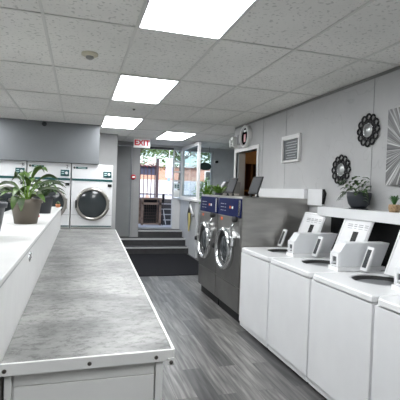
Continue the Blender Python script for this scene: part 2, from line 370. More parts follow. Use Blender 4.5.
# ------------------------------------------------------------ ceiling lights
def light(i, j, label):
    t = thing('ceiling_light', label, 'light', (x0+.61*(i+.5), y0+1.22*(j+.5), H), group='fluorescent ceiling panels')
    MB().box(-.30, .30, -.605, -.585, -.012, -.0005).box(-.30, .30, .585, .605, -.012, -.0005).box(-.30, -.285, -.585, .585, -.012, -.0005).box(.285, .30, -.585, .585, -.012, -.0005).build('frame', FRAMEW, t)
    MB().box(-.284, .284, -.584, .584, -.0095, -.001).build('diffuser', LAMPM, t)
light(0, -1, 'large glowing ceiling panel nearest the camera, cut by the top edge')
light(0, 1, 'glowing ceiling panel, second of the row above the folding table')
light(0, 3, 'glowing ceiling panel at the far end of the row, near the grey soffit')
light(2, 4, 'glowing ceiling panel nearest the entrance, right of the exit sign')
light(0, -3, 'unseen glowing ceiling panel continuing the row behind the camera, added for illumination')  # continues the row out of view, added for illumination
light(-3, 0, 'unseen glowing ceiling panel added as fill over the near left side')  # out-of-view panel added to light the near left side
light(-4, 3, 'unseen glowing ceiling panel added as fill over the far left side')  # extra panel kept out of view, added as fill on the far left
s = thing('smoke_detector', 'round cream smoke detector on a ceiling tile', 'smoke detector', (.06, 3.61, H))
MB().lathe([(.068, -.0005), (.068, -.016), (.05, -.026)]).build('base', CREAM, s)
MB().lathe([(.032, -.025), (.032, -.04), (.018, -.05), (0, -.051)]).build('sensor', mat('grey_sensor', (.3, .3, .28), .5), s)
s = thing('sprinkler_head', 'tiny dark sprinkler head in a far ceiling tile', 'sprinkler', (.715, 5.86, H))
MB().lathe([(.02, -.0005), (.02, -.006), (.008, -.008), (.008, -.014), (.012, -.015), (.012, -.018)], n=12).build('body', SCREW, s)
s = thing('dome_camera', 'small black dome camera near the top of the grey soffit', 'camera', (-.60, 7.65, 2.55))
MB().lathe([(.04, -.0005), (.04, -.015), (.034, -.02)], axis='y', n=16).build('base', BLACK, s)
MB().lathe([(.032, -.02), (.026, -.042), (.012, -.052), (0, -.053)], axis='y', n=16).build('dome', DGLASS, s)
# ceiling-hung exit sign
s = thing('exit_sign', 'white exit sign with red letters hanging by the door', 'sign', (1.32, 9.2, 2.44))
MB().box(-.185, .185, -.025, .025, -.045, .159).build('housing', EXITW, s, bevel=.006)
text('lettering', 'EXIT', .165, REDL, s, (0, -.028, .058), (pi/2, 0, 0), bold=.005)
# fire alarm
s = thing('fire_alarm', 'round red fire alarm on the grey door jamb', 'alarm', (1.245, 9.93, 1.76))
MB().lathe([(.062, 0), (.062, -.03), (.05, -.045)], axis='y', n=20).build('bell', RED, s)
MB().box(-.035, .035, -.047, -.044, -.018, .018).build('plate', EXITW, s)

# ------------------------------------------------------------ folding table (long)
T = thing('folding_table', 'long laundry folding table with mottled grey top and white metal edging', 'table', (0, 0, 0))
tz = .85
nL, nR, fL, fR = (-.247, 1.56), (.369, 1.575), (-.2475, 6.25), (.540, 6.3)
top = MB().prism([nL, nR, fR, fL], 'z', tz-.035, tz).build('tabletop', MLAM, T)
e = MB()
e.bar((nL[0], nL[1]-.006, tz-.017), (nR[0]+.006, nR[1]-.006, tz-.017), .012, .044)
e.build('front_edging', WHITE2, T, bevel=.002)
MB().bar((nR[0]+.006, nR[1]-.006, tz-.017), (fR[0]+.006, fR[1], tz-.017), .012, .042).build('side_edging', WHITE2, T, bevel=.002)
MB().bar((fL[0], fL[1]+.006, tz-.012), (fR[0]+.012, fR[1]+.006, tz-.012), .012, .034).build('far_edging', WHITE2, T)
for k, x in enumerate((-.232, .055, .305)):
    y = nL[1] + (x-nL[0])*(nR[1]-nL[1])/(nR[0]-nL[0])
    MB().lathe([(.0075, 0), (.0075, -.003), (.004, -.005)], c=(x, y-.0115, tz-.02), axis='y', n=12).build('screw', SCREW, T)
MB().box(nR[0]-.018, nR[0]+.006, nR[1]-.022, nR[1]-.012, tz-.052, tz-.025).build('corner_bracket', WHITE2, T)
MB().lathe([(.0075, 0), (.0075, -.003), (.004, -.005)], c=(nR[0]-.006, nR[1]-.022, tz-.040), axis='y', n=12).build('screw', SCREW, T)
MB().prism([(-.235, 1.60), (.335, 1.60), (.49, 6.2), (-.235, 6.2)], 'z', .08, tz-.036).build('cabinet', WHITE2, T)
MB().box(-.235, -.212, 1.575, 1.598, 0, tz-.037).build('corner_post', WHITE2, T)
MB().box(.308, .335, 1.575, 1.598, 0, tz-.037).build('corner_post', WHITE2, T)
MB().box(-.206, .304, 1.590, 1.5985, tz-.095, tz-.045).build('drawer_front', mat('off_white_panel', (.74, .74, .72), .45), T, bevel=.002)
MB().box(-.206, .304, 1.590, 1.5985, .10, tz-.0985).build('end_panel', WHITE2, T, bevel=.002)
MB().prism([(-.20, 1.66), (.31, 1.66), (.45, 6.15), (-.20, 6.15)], 'z', 0, .08).build('plinth', BLACK, T)

# ------------------------------------------------------------ white ledge
LZ = 1.17
Lg = thing('plant_ledge', 'long white ledge beside the folding table carrying potted plants', 'counter', (0, 0, 0))
LEDGE = mat('ledge_white_laminate', (.68, .68, .67), .4, var=.03)
MB().box(-.80, -.235, .3, 6.6, LZ-.022, LZ).build('top', LEDGE, Lg, bevel=.004)
MB().box(-.78, -.25, .32, 6.58, 0, LZ-.022).build('body', LEDGE, Lg)
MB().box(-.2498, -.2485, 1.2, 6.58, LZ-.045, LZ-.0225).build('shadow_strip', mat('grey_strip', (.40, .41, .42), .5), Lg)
bd = MB().lathe([(.030, .0), (.030, .003), (.026, .004)], axis='x', n=20).build('badge', CHROME, Lg, (-.2499, 2.45, 1.085)); bd.scale = (1, 2.0, .9)
MB().box(.0, .0015, -.022, .022, .008, .013).box(.0, .0015, -.022, .022, -.013, -.008).build('badge_mark', BLACK, bd, (.004, 0, 0))

# ------------------------------------------------------------ dryers
def dryer(loc, label, num):
    t = thing('stacked_dryer', label, 'dryer', loc, group='white stacked dryers with teal bands')
    MB().box(-.36, .36, 0, .98, 0, 1.896).build('cabinet', WHITE, t, bevel=.006)
    MB().box(-.355, .355, -.008, -.0005, 1.59, 1.628).build('teal_band', TEAL, t)
    MB().box(-.355, .355, -.006, -.0005, .765, .785).build('lower_band', TEAL, t)
    MB().box(-.355, .355, -.003, -.0005, .975, .980).build('panel_seam', mat('seam_grey', (.3, .31, .31), .5), t)
    MB().box(-.355, .355, -.045, -.0005, .72, .755).build('ledge_trim', STEEL, t)
    c = MB().box(.19, .335, -.014, -.0005, 1.665, 1.775).build('control_plate', TEAL, t, bevel=.003)
    MB().lathe([(.026, -.015), (.026, -.032), (.02, -.036)], c=(.29, 0, 1.72), axis='y', n=16).build('knob', GREYB, c)
    MB().box(.205, .25, -.016, -.0145, 1.735, 1.75).box(.205, .25, -.016, -.0145, 1.70, 1.712).build('markings', TEALM, c)
    n = MB().box(-.29, -.09, -.008, -.0005, 1.805, 1.84).build('name_plate', TEAL, t)
    MB().box(-.25, -.12, -.0095, -.0085, 1.815, 1.83).build('markings', TEALM, n)
    MB().lathe([(.02, -.0005), (.02, -.008)], c=(-.315, 0, 1.822), axis='y', n=14).build('emblem', SCREW, t)
    MB().box(.275, .345, -.010, -.0005, 1.495, 1.545).build('black_label', BLACK, t)
    for z in (1.175, .38):
        d = MB().lathe([(.30, -.0005), (.30, -.030), (.285, -.046), (.262, -.050), (.248, -.040), (.245, -.020)], c=(.01, 0, z), axis='y', n=44, close=False).build('door', BRUSH, t)
        MB().lathe([(.246, -.018), (.20, -.030), (.10, -.040), (0, -.043)], c=(.01, 0, z), axis='y', n=44).build('glass', DGLASS, d)
        MB().box(-.285, -.255, -.062, -.047, z-.07, z+.07).build('handle', RUBBER, d, bevel=.004)
        for q in (-.07, .07): MB().box(.288, .312, -.040, -.0005, z+q-.02, z+q+.02).build('hinge', BRUSH, d)
    if num: text('number', num, .085, BLACK, t, (.30, -.002, 1.83), (pi/2, 0, 0))
    return t
dryer((.232, 7.72, 0), 'white stacked dryer at the right end, its whole round door in view', '')
dryer((-.505, 7.72, 0), 'white stacked dryer numbered 2, middle one, half hidden behind the leaves', '2')
dryer((-1.242, 7.72, 0), 'white stacked dryer numbered 3, leftmost, cut by the picture edge', '3')

# ------------------------------------------------------------ top-load washers
def washer(y, label):
    t = thing('top_load_washer', label, 'washer', (1.72, y, 0), group='white top load washers with open lids')
    w, d = .704, .70
    MB().box(.02, d, .006, w-.002, .02, .838).build('cabinet', WHITE, t, bevel=.006)
    MB().box(.008, .022, .010, w-.006, .07, .830).build('front_panel', WHITE, t, bevel=.005)
    MB().box(.05, .09, .02, w-.02, 0, .02).build('base', BLACK, t)
    # deck with a round opening
    cx, cy, r = .415, .42, .205; N = 48; mb = MB(); v = []; f = []
    for i in range(N):
        a = 2*pi*i/N; c, s_ = cos(a), sin(a)
        tx = ((d if c > 0 else 0)-cx)/c if abs(c) > 1e-6 else 1e9
        ty = ((w if s_ > 0 else .004)-cy)/s_ if abs(s_) > 1e-6 else 1e9
        q = min(tx, ty); ox, oy = cx+c*q, cy+s_*q
        v += [(ox, oy, .842), (ox, oy, .872), (cx+c*(q-.012), cy+s_*(q-.012), .880), (cx+c*(r+.02), cy+s_*(r+.02), .880), (cx+c*r, cy+s_*r, .874), (cx+c*r, cy+s_*r, .845)]
    for i in range(N):
        k, k2 = i*6, ((i+1) % N)*6
        for j in range(5): f.append((k+j, k2+j, k2+j+1, k+j+1))
    mb.add(v, f).build('top_deck', DECK, t)
    MB().lathe([(r+.004, .868), (r-.008, .862), (r-.012, .842), (r-.02, .839)], c=(cx, cy, 0), n=40, close=False).build('tub_ring', RUBBER, t)
    MB().lathe([(r-.02, .8405), (.10, .8395), (0, .839)], c=(cx, cy, 0), n=32).build('tub_interior', mat('tub_enamel', (.30, .31, .32), .35, metal=.3), t)
    # coin box on the near side of the deck
    cb = MB().prism([(.27, .915), (.27, 1.035), (.32, 1.105), (.74, 1.105), (.66, .915)], 'y', .006, .118).build('coin_box', GREYB, t, bevel=.004)
    MB().box(.255, .70, .005, .135, .8805, .914).build('base_flange', DECK, cb)
    MB().box(.257, .269, .010, .034, .918, 1.03).box(.257, .269, .092, .116, .918, 1.03).box(.257, .269, .034, .092, .995, 1.03).box(.257, .269, .034, .092, .918, .93).build('coin_slide_frame', WHITE, cb)
    MB().box(.2685, .2695, .034, .092, .93, .995).build('coin_slot', mat('slot_shade', (.10, .105, .11), .5), cb)
    MB().box(.225, .268, .055, .071, .94, .955).build('coin_slide', GREYB, cb)
    # lid
    A = Vector((.535, 0, .895)); B = Vector((.69, 0, 1.29)); u = (B-A).normalized(); nrm = Vector((-u.z, 0, u.x))
    ya, yb = .145, .535
    def P(s_, y, o): p = A + u*s_ + nrm*o; return (p.x, y, p.z)
    Ln = (B-A).length
    def slab(s0, s1, a, b, o0, o1):
        return [P(s0,a,o0),P(s1,a,o0),P(s1,b,o0),P(s0,b,o0),P(s0,a,o1),P(s1,a,o1),P(s1,b,o1),P(s0,b,o1)]
    BF = [(0,1,2,3),(4,5,6,7),(0,1,5,4),(1,2,6,5),(2,3,7,6),(3,0,4,7)]
    lid = MB().add(slab(0, Ln, ya, yb, -.02, 0), BF).build('lid', WHITE, t, bevel=.008)
    rim = MB()
    for q in ((0, .012, ya+.01, yb-.01), (Ln-.02, Ln-.008, ya+.01, yb-.01), (.012, Ln-.02, ya+.01, ya+.02), (.012, Ln-.02, yb-.02, yb-.01)): rim.add(slab(*q, .0, .008), BF)
    rim.build('lid_rim', DECK, lid)
    MB().add(slab(.10, .29, .275, .345, .0005, .003), BF).build('black_label', BLACK, lid)
    lt = MB()
    for a, b in ((.17, .22), (.24, .30), (.32, .36), (.38, .45)):
        lt.add(slab(.335, .342, a, b, .0005, .002), BF).add(slab(.352, .358, a+.005, b, .0005, .002), BF)
        lt.add(slab(.316, .320, a, b-.008, .0005, .002), BF)
    lt.build('printed_marks', TEXTD, lid)
    MB().lathe([(.008, 0), (.008, -.006)], c=(A.x+u.x*.2-.008, .135, A.z+u.z*.2), axis='x', n=10).build('bumper', BLACK, lid)
    # small framed selector on the far side
    A = Vector((.455, 0, .89)); B = Vector((.53, 0, 1.09)); u = (B-A).normalized(); nrm = Vector((-u.z, 0, u.x))
    sl = MB().add(slab(.0, .20, .615, .690, .0, .02), BF).build('selector_panel', DECK, t, bevel=.003)
    MB().add(slab(.025, .175, .630, .675, .0205, .022), BF).build('dark_window', mat('selector_dark', (.05, .055, .06), .4), sl)
    return t
washer(3.50, 'white top load washer at the far end of the row, beside the steel machines')
washer(2.79, 'white top load washer, second from the steel machines, lid label fully in view')
washer(2.08, 'white top load washer, third from the steel machines, lid cut by right edge')
washer(1.37, 'white top load washer nearest the camera at the lower right corner')

# shelf above the washers
sh = thing('wall_shelf', 'long white boxed shelf along the wall behind the washers', 'shelf', (2.38, .9, 1.27))
MB().box(0, .199, 0, 2.86, 0, .09).build('board', WHITE, sh, bevel=.003)
MB().box(.17, .199, 0, 2.86, -1.26, -.0005).build('recess_shade', BLACK, sh)  # black sheet stands in for the shaded recess behind the washers
rc = thing('rear_cover', 'tall white cover strip along the wall behind the steel machines', 'panel', (2.5, 4.0, 0))
MB().box(.0, .078, .24, 1.55, 1.432, 1.545).build('sheet', WHITE, rc)
MB().box(.045, .078, -.06, .235, 1.362, 1.545).build('end_box', WHITE, rc)
MB().prism([(-.064, 1.545), (-.10, 1.50), (-.064, 1.38)], 'x', .045, .075).build('end_cap', BLACK, rc)

# ------------------------------------------------------------ steel front-load machines
def extractor(y, label):
    t = thing('front_load_washer', label, 'washer', (1.73, y, 0), group='stainless front load washers')
    w = .795; d = .835
    MB().box(.01, d, .003, w-.003, .12, 1.43).build('cabinet', STEEL, t, bevel=.008)
    MB().box(.05, d, .01, w-.01, 0, .12).build('toe_kick', BLACK, t)
    MB().box(-.002, .01, .01, w-.01, .13, .405).build('lower_panel', STEELD, t, bevel=.004)
    MB().box(-.002, .01, .01, w-.01, .415, 1.185).build('front_panel', STEELD, t, bevel=.004)
    c = MB().prism([(-.006, 1.195), (.012, 1.195), (.012, 1.405), (.004, 1.405)], 'y', .012, w-.012).build('control_panel', BLUE, t, bevel=.003)
    MB().box(-.010, -.001, .03, .075, 1.215, 1.39).build('metal_strip', CHROME, c)
    MB().box(-.0085, -.002, .255, .285, 1.285, 1.315).build('white_button', EXITW, c)
    MB().box(-.0085, -.002, .335, .365, 1.285, 1.315).build('orange_button', ORG, c)
    k = MB()
    for yy in (.50, .58, .64):
        for z in (1.25, 1.29, 1.33): k.box(-.0075, -.001, yy, yy+.035, z, z+.008)
    k.build('markings', TEXTL, c)
    MB().box(-.006, -.0025, .60, .66, 1.13, 1.165).build('orange_sticker', ORG, t)
    cy, cz = .43, .80
    # door
    dr = MB().lathe([(.250, -.002), (.255, -.05), (.242, -.075), (.222, -.080), (.208, -.062), (.204, -.035)], c=(0, cy, cz), axis='x', n=48, close=False).build('door', CHROME, t)
    MB().lathe([(.212, -.050), (.19, -.045), (.175, -.020)], c=(0, cy, cz), axis='x', n=48, close=False).build('gasket', RUBBER, dr)
    MB().lathe([(.180, -.022), (.15, -.040), (.08, -.052), (0, -.056)], c=(0, cy, cz), axis='x', n=40).build('glass', DGLASS, dr)
    # hinge near side high, latch far side
    MB().box(-.075, -.003, cy-.31, cy-.245, cz+.06, cz+.18).build('hinge', CHROME, dr, bevel=.012)
    MB().tube([(-.05, cy-.28, cz+.13), (-.065, cy-.27, cz+.24), (-.03, cy-.26, cz+.32)], .018).build('hinge_arm', CHROME, dr)
    MB().lathe([(.0, -.10), (.028, -.098), (.034, -.075), (.024, -.05), (.02, -.003)], c=(0, cy+.265, cz), axis='x', n=18).build('latch_knob', BLACK, dr)
    MB().lathe([(.0, -.055), (.03, -.053), (.036, -.03), (.026, -.003)], c=(0, cy-.30, cz+.37), axis='x', n=18).build('lock_knob', RUBBER, t)
    return t
extractor(4.235, 'stainless front load washer nearer the camera, its steel side in view')
extractor(5.04, 'stainless front load washer farther from the camera, nearest the steps')

# sloped display stands on top of the machines
def stand(loc, label, rz=0):
    t = thing('display_stand', label, 'sign holder', loc, rz, group='black tilted display stands')
    c, s_ = cos(radians(20)), sin(radians(20))
    L_ = .215; W_ = .18
    def q(a, b, o0, o1):
        out = []
        for o in (o0, o1):
            for u_, y in ((a[0], b[0]), (a[1], b[0]), (a[1], b[1]), (a[0], b[1])):
                out.append((u_*s_ - o*c, y, .03+u_*c + o*s_))
        return out
    BF = [(0,1,2,3),(4,5,6,7),(0,1,5,4),(1,2,6,5),(2,3,7,6),(3,0,4,7)]
    MB().add(q((0, L_), (-W_/2, W_/2), 0, .018), BF).build('panel', mat('dark_grey_panel', (.03, .031, .033), .6, spec=.2), t, bevel=.004)
    MB().add(q((.02, L_-.02), (-W_/2+.015, W_/2-.015), .0185, .020), BF).build('face', mat('charcoal_face', (.05, .052, .056), .55, spec=.2), t)
    for y in (-.065, .065): MB().lathe([(.018, 0), (.018, .012), (.010, .022), (.010, .05)], c=(.01, y, 0), n=14).build('foot', BLACK, t)
    return t
stand((1.92, 4.36, 1.431), 'black tilted display stand on the near machine, against the doorway', radians(12))
stand((1.93, 5.16, 1.431), 'black tilted display stand on the far machine, left of the doorway frame', radians(12))

# counter beyond the machines with a silver hood and a plant
ct = thing('side_counter', 'pale counter hidden behind the steel machines by the entrance', 'counter', (2.02, 5.9, 0))
MB().box(.02, .50, .02, .80, 0, 1.38).build('body', WHITE2, ct)
MB().box(0, .52, 0, .82, 1.38, 1.405).build('top', FRAMEW, ct, bevel=.003)
hd = thing('silver_display_case', 'silver sloped case behind the left display stand', 'case', (2.345, 6.38, 1.406))
MB().prism([(-.20, 0), (.20, 0), (.20, .24), (-.06, .24), (-.18, .06)], 'y', -.07, .07).build('body', mat('silver_case', (.19, .195, .20), .5), hd, bevel=.004)
MB().box(-.18, .18, -.076, -.0705, .005, .05).build('white_edge', FRAMEW, hd)
def foliage(seed, n, lmin, lmax, w, rise, droop, base=(0, 0, 0), spread=.02):
    rnd = random.Random(seed); f = MB()
    for i in range(n):
        a = i*2.399+rnd.uniform(-.3, .3); L_ = rnd.uniform(lmin, lmax)
        f.leaf((base[0]+cos(a)*spread, base[1]+sin(a)*spread, base[2]), a, L_, rnd.uniform(*rise)*L_, rnd.uniform(*droop)*L_, rnd.uniform(.8, 1.2)*w)
    return f
tr = thing('trailing_plant', 'bright green leafy plant behind the far steel machine', 'plant', (2.10, 6.10, 1.406))
MB().lathe([(.0, 0), (.05, 0), (.065, .05), (.06, .05), (.056, .04), (0, .04)], n=20).build('pot', POTK, tr)
foliage(5, 34, .08, .19, .045, (.2, .9), (-.1, .1), (0, 0, .04)).build('foliage', LEAFY, tr)

# ------------------------------------------------------------ potted plants
def pot(t, r0, r1, h, m, rim=.014, saucer=False):
    z = .012 if saucer else 0
    if saucer: MB().lathe([(0, 0), (r0*1.15, 0), (r0*1.3, .014), (r0*1.25, .016), (r0*1.1, .006), (0, .006)]).build('saucer', m, t)
    MB().lathe([(0, z), (r0, z), (r0+(r1-r0)*.85, z+h*.84), (r1+.006, z+h*.84), (r1+.009, z+h), (r1-.004, z+h), (r1-.012, z+h*.85), (0, z+h*.85)], n=36).build('pot', m, t)
    MB().lathe([(r1-.012, z+h*.86), (r1*.5, z+h*.885), (0, z+h*.89)], n=24).build('soil', SOIL, t)
    return z+h*.88
p = thing('potted_plant', 'arching leafy plant in a taupe pot on the white ledge', 'plant', (-.405, 3.60, LZ))
zt = pot(p, .086, .122, .20, POTB)
rnd = random.Random(3); f = MB(); stm = MB()
spec = [(-.5, .16, .30, .07), (.1, .22, .24, .075), (2.9, .20, .16, .07), (3.4, .24, .10, .07), (2.4, .12, .26, .06), (-1.2, .13, .20, .07), (.8, .20, .17, .06), (1.6, .12, .28, .06),
        (-.1, .25, .12, .06), (3.9, .20, .08, .06), (-2.0, .16, .12, .06), (-.9, .22, .05, .06), (.4, .12, .33, .06), (3.1, .10, .22, .06), (2.0, .2, .1, .06), (-2.6, .18, .10, .06), (1.2, .24, .08, .055), (0.25, .27, .20, .055)]
for az, L_, hgt, wd in spec:
    bx, by = cos(az)*L_*.30, sin(az)*L_*.30
    f.leaf((bx, by, zt+hgt*.62), az, L_*.85, hgt*.30+.03, .05+rnd.uniform(0, .05), wd*1.15, cup=.3)
    stm.tube([(bx*.15, by*.15, zt), (bx*.5, by*.5, zt+hgt*.38), (bx, by, zt+hgt*.63)], .004, 5)
f.leaf((-.05, -.11, zt+.04), -2.0, .07, .02, .12, .07); f.leaf((-.03, -.12, zt+.03), -1.3, .05, .02, .12, .06)
f.build('foliage', LEAF, p); stm.build('stems', LEAFY, p)
p = thing('potted_plant', 'leafy plant in a black pot behind the taupe pot on the ledge', 'plant', (-.375, 4.95, LZ))
zt = pot(p, .075, .105, .20, POTK)
f = MB(); stm = MB()
for i in range(22):
    az = i*2.4+.5; L_ = rnd.uniform(.14, .26); hgt = rnd.uniform(.07, .25); bx, by = cos(az)*L_*.3, sin(az)*L_*.3
    f.leaf((bx, by, zt+hgt*.6), az, L_*.85, hgt*.25+.02, .07, .05, cup=.3); stm.tube([(0, 0, zt), (bx, by, zt+hgt*.61)], .0035, 5)
f.build('foliage', LEAF2, p); stm.build('stems', LEAF2, p)
p = thing('potted_plant', 'charcoal pot on the ledge cut by the left picture edge', 'plant', (-.535, 2.66, LZ))
zt = pot(p, .092, .125, .205, POTG)
foliage(11, 9, .10, .17, .04, (.3, 1.0), (.2, .6), (0, 0, zt)).build('foliage', LEAF, p)
p = thing('potted_cactus', 'tiny green cactus in an orange pot at the far ledge end', 'plant', (-.285, 6.35, LZ))
MB().lathe([(0, 0), (.026, 0), (.036, .05), (.031, .05), (.028, .042), (0, .042)], n=20).build('pot', TERRA, p)
pr = []
for k in range(9): t_ = k/8; pr.append((max(.0005, .026*sin(pi*(.16+.84*t_))), .042+.055*t_))
MB().lathe(pr, n=14).build('cactus', LEAF2, p)
tag(MB().lathe([(0, 0), (.020, 0), (.023, .010), (.018, .03), (.010, .038), (.010, .046), (0, .046)], n=18).build('red_bottle', RED, loc=(-.385, 4.33, LZ)), 'small red bottle on the ledge between the taupe and black pots', 'bottle')

p = thing('potted_plant', 'bushy green plant in a dark pot on the wall shelf', 'plant', (2.462, 3.215, 1.361))
MB().lathe([(0, 0), (.085, 0), (.09, .008), (.085, .010), (0, .010)], n=30).build('saucer', POTG, p)
MB().lathe([(0, .010), (.062, .010), (.092, .05), (.106, .11), (.108, .155), (.100, .155), (.096, .135), (0, .135)], n=36).build('pot', POTG, p)
MB().lathe([(.095, .137), (0, .142)], n=24).build('soil', SOIL, p)
f = MB(); stm = MB()
for i in range(46):
    az = rnd.uniform(0, 2*pi); rr = rnd.uniform(.02, .15); hh = rnd.uniform(-.02, .15)
    if cos(az)*rr > .06: rr *= .4
    x, y = cos(az)*rr, sin(az)*rr; az2 = az if abs(cos(az)) < .5 or cos(az) < 0 else pi
    z0_ = .15+hh*(1.1-rr*2.5)
    f.leaf((x, y, z0_), az2+rnd.uniform(-.4, .4) if x < .03 else pi, rnd.uniform(.045, .075), .01, .03, .042, n=4)
    if i % 3 == 0: stm.tube([(x*.2, y*.2, .14), (x*.6, y*.6, .14+(z0_-.14)*.7+.02), (x, y, z0_)], .002, 4)
for y0_, s_ in ((.13, 1), (-.14, -1), (.10, 1)): 
    for k in range(4): f.leaf((-.05-.01*k, y0_+.008*k*s_, .15-.022*k), s_*pi/2+.3*k, .045, .01, .03, .03, n=4)
f.build('foliage', LEAF2, p); stm.build('stems', LEAF2, p)
p = thing('succulent', 'small spiky succulent in a woven pot on the wall shelf', 'plant', (2.45, 2.755, 1.361))
MB().lathe([(0, 0), (.036, 0), (.045, .03), (.042, .062), (.036, .062), (.034, .05), (0, .05)], n=24).build('pot', WOVEN, p)
f = MB()
for i in range(16):
    a = i*2.4; L_ = .02+.018*(i/16); f.leaf((cos(a)*.005, sin(a)*.005, .05), a, L_+.008, .05+.03*(1-i/16), -.01, .017, n=5, cup=.3)
f.build('foliage', mat('succulent_green', (.05, .15, .04), .4), p)

# ------------------------------------------------------------ things on the right wall
# starburst canvas
cv = thing('wall_art', 'silver starburst canvas on the grey wall at the right edge', 'wall art', (WX, 2.40, 1.91))
MB().box(-.034, -.0005, -.58, .58, -.325, .325).build('canvas', m_burst(.34, -.03), cv)
# ornate round mirrors
def mirror(y, z, label):
    t = thing('ornate_mirror', label, 'mirror', (WX, y, z), group='black scalloped round wall mirrors')
    f = MB(); n = 12
    def ring(r, tr, k=48): return [(-.012, r*cos(2*pi*i/k), r*sin(2*pi*i/k)) for i in range(k)]
    f.tube(ring(.072, 0), .008, 6, True)
    for i in range(n):
        a = 2*pi*i/n; c = (.120*cos(a), .120*sin(a)); q = 14
        f.tube([(-.012, c[0]+.030*cos(2*pi*j/q), c[1]+.030*sin(2*pi*j/q)) for j in range(q)], .0095, 5, True)
        a2 = a+pi/n; c = (.088*cos(a2), .088*sin(a2))
        f.tube([(-.012, c[0]+.018*cos(2*pi*j/q), c[1]+.018*sin(2*pi*j/q)) for j in range(q)], .009, 5, True)
    f.build('frame', BLACK, t)
    MB().lathe([(.072, -.002), (.070, -.012), (0, -.012)], axis='x', n=32).build('glass', MIRROR, t)
    MB().tube(ring(.066, 0, 36), .005, 6, True).build('bezel', CHROME, t)
mirror(3.262, 2.098, 'black scalloped round mirror, the upper one nearer the canvas')
mirror(3.655, 1.745, 'black scalloped round mirror, the lower one above the shelf plant')
# framed notice
t = thing('framed_notice', 'white framed dark notice board on the grey wall', 'notice', (WX, 4.705, 2.055))
MB().box(-.035, -.0005, -.225, -.195, -.17, .17).box(-.035, -.0005, .195, .225, -.17, .17).box(-.035, -.0005, -.195, .195, .115, .17).box(-.035, -.0005, -.195, .195, -.17, -.145).build('frame', FRAMEW, t, bevel=.004)
MB().box(-.012, -.001, -.195, .195, -.145, .115).build('board', NOTICE, t)
k = MB()
for i, wd in enumerate((.26, .30, .22, .30, .28, .20, .25)): k.box(-.0135, -.0122, -wd/2, wd/2, .078-i*.033, .086-i*.033)
k.build('lettering', TEXTL, t)
# round wall clock
t = thing('wall_clock', 'round white rimmed wall clock above the doorway', 'clock', (WX, 6.17, 2.375))
MB().lathe([(.175, -.0005), (.180, -.06), (.165, -.075), (.142, -.070), (.138, -.045)], axis='x', n=40, close=False).build('rim', FRAMEW, t)
MB().lathe([(.142, -.044), (0, -.044)], axis='x', n=40).build('face', mat('dark_clock_face', (.03, .03, .035), .15), t)
MB().box(-.050, -.0445, -.035, .04, -.085, .04).build('red_emblem', mat('dark_red', (.38, .02, .04), .4), t)
MB().box(-.052, -.0445, -.05, .05, .075, .105).build('white_emblem', EXITW, t)
# emergency light and grey box
t = thing('emergency_light', 'white emergency light box at the end of the grey wall', 'emergency light', (WX, 6.66, 2.36))
MB().box(-.085, -.0005, -.05, .06, -.12, .06).build('housing', EXITW, t, bevel=.008)
MB().lathe([(.03, -.085), (.04, -.115), (0, -.116)], c=(0, 0, -.02), axis='x', n=16).build('lamp', FRAMEW, t)
MB().lathe([(.03, -.085), (.04, -.115), (0, -.116)], c=(0, 0, -.085), axis='x', n=16).build('lamp', FRAMEW, t)
t = thing('junction_box', 'small grey wall box between the clock and emergency light', 'box', (WX, 6.47, 2.36))
MB().box(-.04, -.0005, -.06, .06, -.085, .085).build('body', MGREY, t, bevel=.004)
MB().box(-.043, -.0405, -.045, .045, -.07, .07).build('cover', DGREY, t)
# back room furnishing
t = thing('storage_shelf', 'brown wooden shelving seen through the doorway', 'shelf', (3.35, 7.35, 0))
MB().box(-.40, .80, .14, .17, 0, 2.4).build('back_panel', WOOD, t)
for x in (-.40, -.23, -.05, .2, .78): MB().box(x, x+.03, -.12, .139, 0, 2.4).build('upright', WOOD, t)
for z in (.3, .95, 1.5): MB().box(-.37, .78, -.11, .139, z, z+.03).build('shelf_board', WOODL, t)
MB().box(-.40, .80, -.15, -.121, 2.02, 2.4).build('header', WOODL, t)
struct(MB().box(2.60, 2.72, 6.575, 6.618, 0, 2.149).build('trim_7', mat('grey_jamb_liner', (.36, .37, .38), .5)))

# ------------------------------------------------------------ entrance corner
t = thing('window_sign', 'dark oval sign hanging in the window beyond the glass partition', 'sign', (3.02, 9.9, 2.10))
o = MB().lathe([(.13, -.012), (.13, .012), (.12, .016)], axis='y', n=32).build('panel', mat('dark_green_sign', (.012, .035, .028), .4), t)
o.scale = (1.25, 1, .75)
MB().tube([(-.1, 0, .08), (-.1, 0, .499)], .003, 5).build('cord', BLACK, t); MB().tube([(.1, 0, .08), (.1, 0, .499)], .003, 5).build('cord', BLACK, t)
t = thing('wall_camera', 'small black and white camera on the far wall beside the window', 'camera', (3.43, SY, 2.25))
MB().box(-.04, .04, -.03, -.0005, -.03, .05).build('mount', EXITW, t); MB().lathe([(.03, -.03), (.035, -.12), (0, -.125)], axis='y', n=14).build('lens_body', BLACK, t)
t = thing('window_plant', 'leafy plant standing tall inside the window beyond the partition', 'plant', (2.98, 9.55, 0))
MB().box(-.22, .22, -.18, .18, 0, .95).build('stand', WHITE2, t)
MB().lathe([(.0, .951), (.10, .951), (.14, 1.15), (.13, 1.15), (0, 1.13)], n=24).build('pot', POTG, t)
f = foliage(21, 46, .16, .32, .06, (.4, 2.2), (.2, 1.0), (0, 0, 1.15)); f.build('foliage', LEAFY, t)
t = thing('info_plaque', 'small hours card with dark symbols on the sidelight glass', 'sign', (2.415, SY+.045, 1.53))
MB().box(-.075, .075, -.004, -.0005, -.02, .13).build('card', mat('pale_card', (.62, .72, .74), .5), t)
for q in (-.035, .035):
    MB().lathe([(.022, -.006), (0, -.006)], c=(q, 0, .075), axis='y', n=14).build('round_symbol', mat('dark_teal_print', (.03, .12, .14), .5), t)
    MB().box(q-.02, q+.02, -.006, -.0045, .01, .045).build('square_symbol', MATS['dark_teal_print'], t)
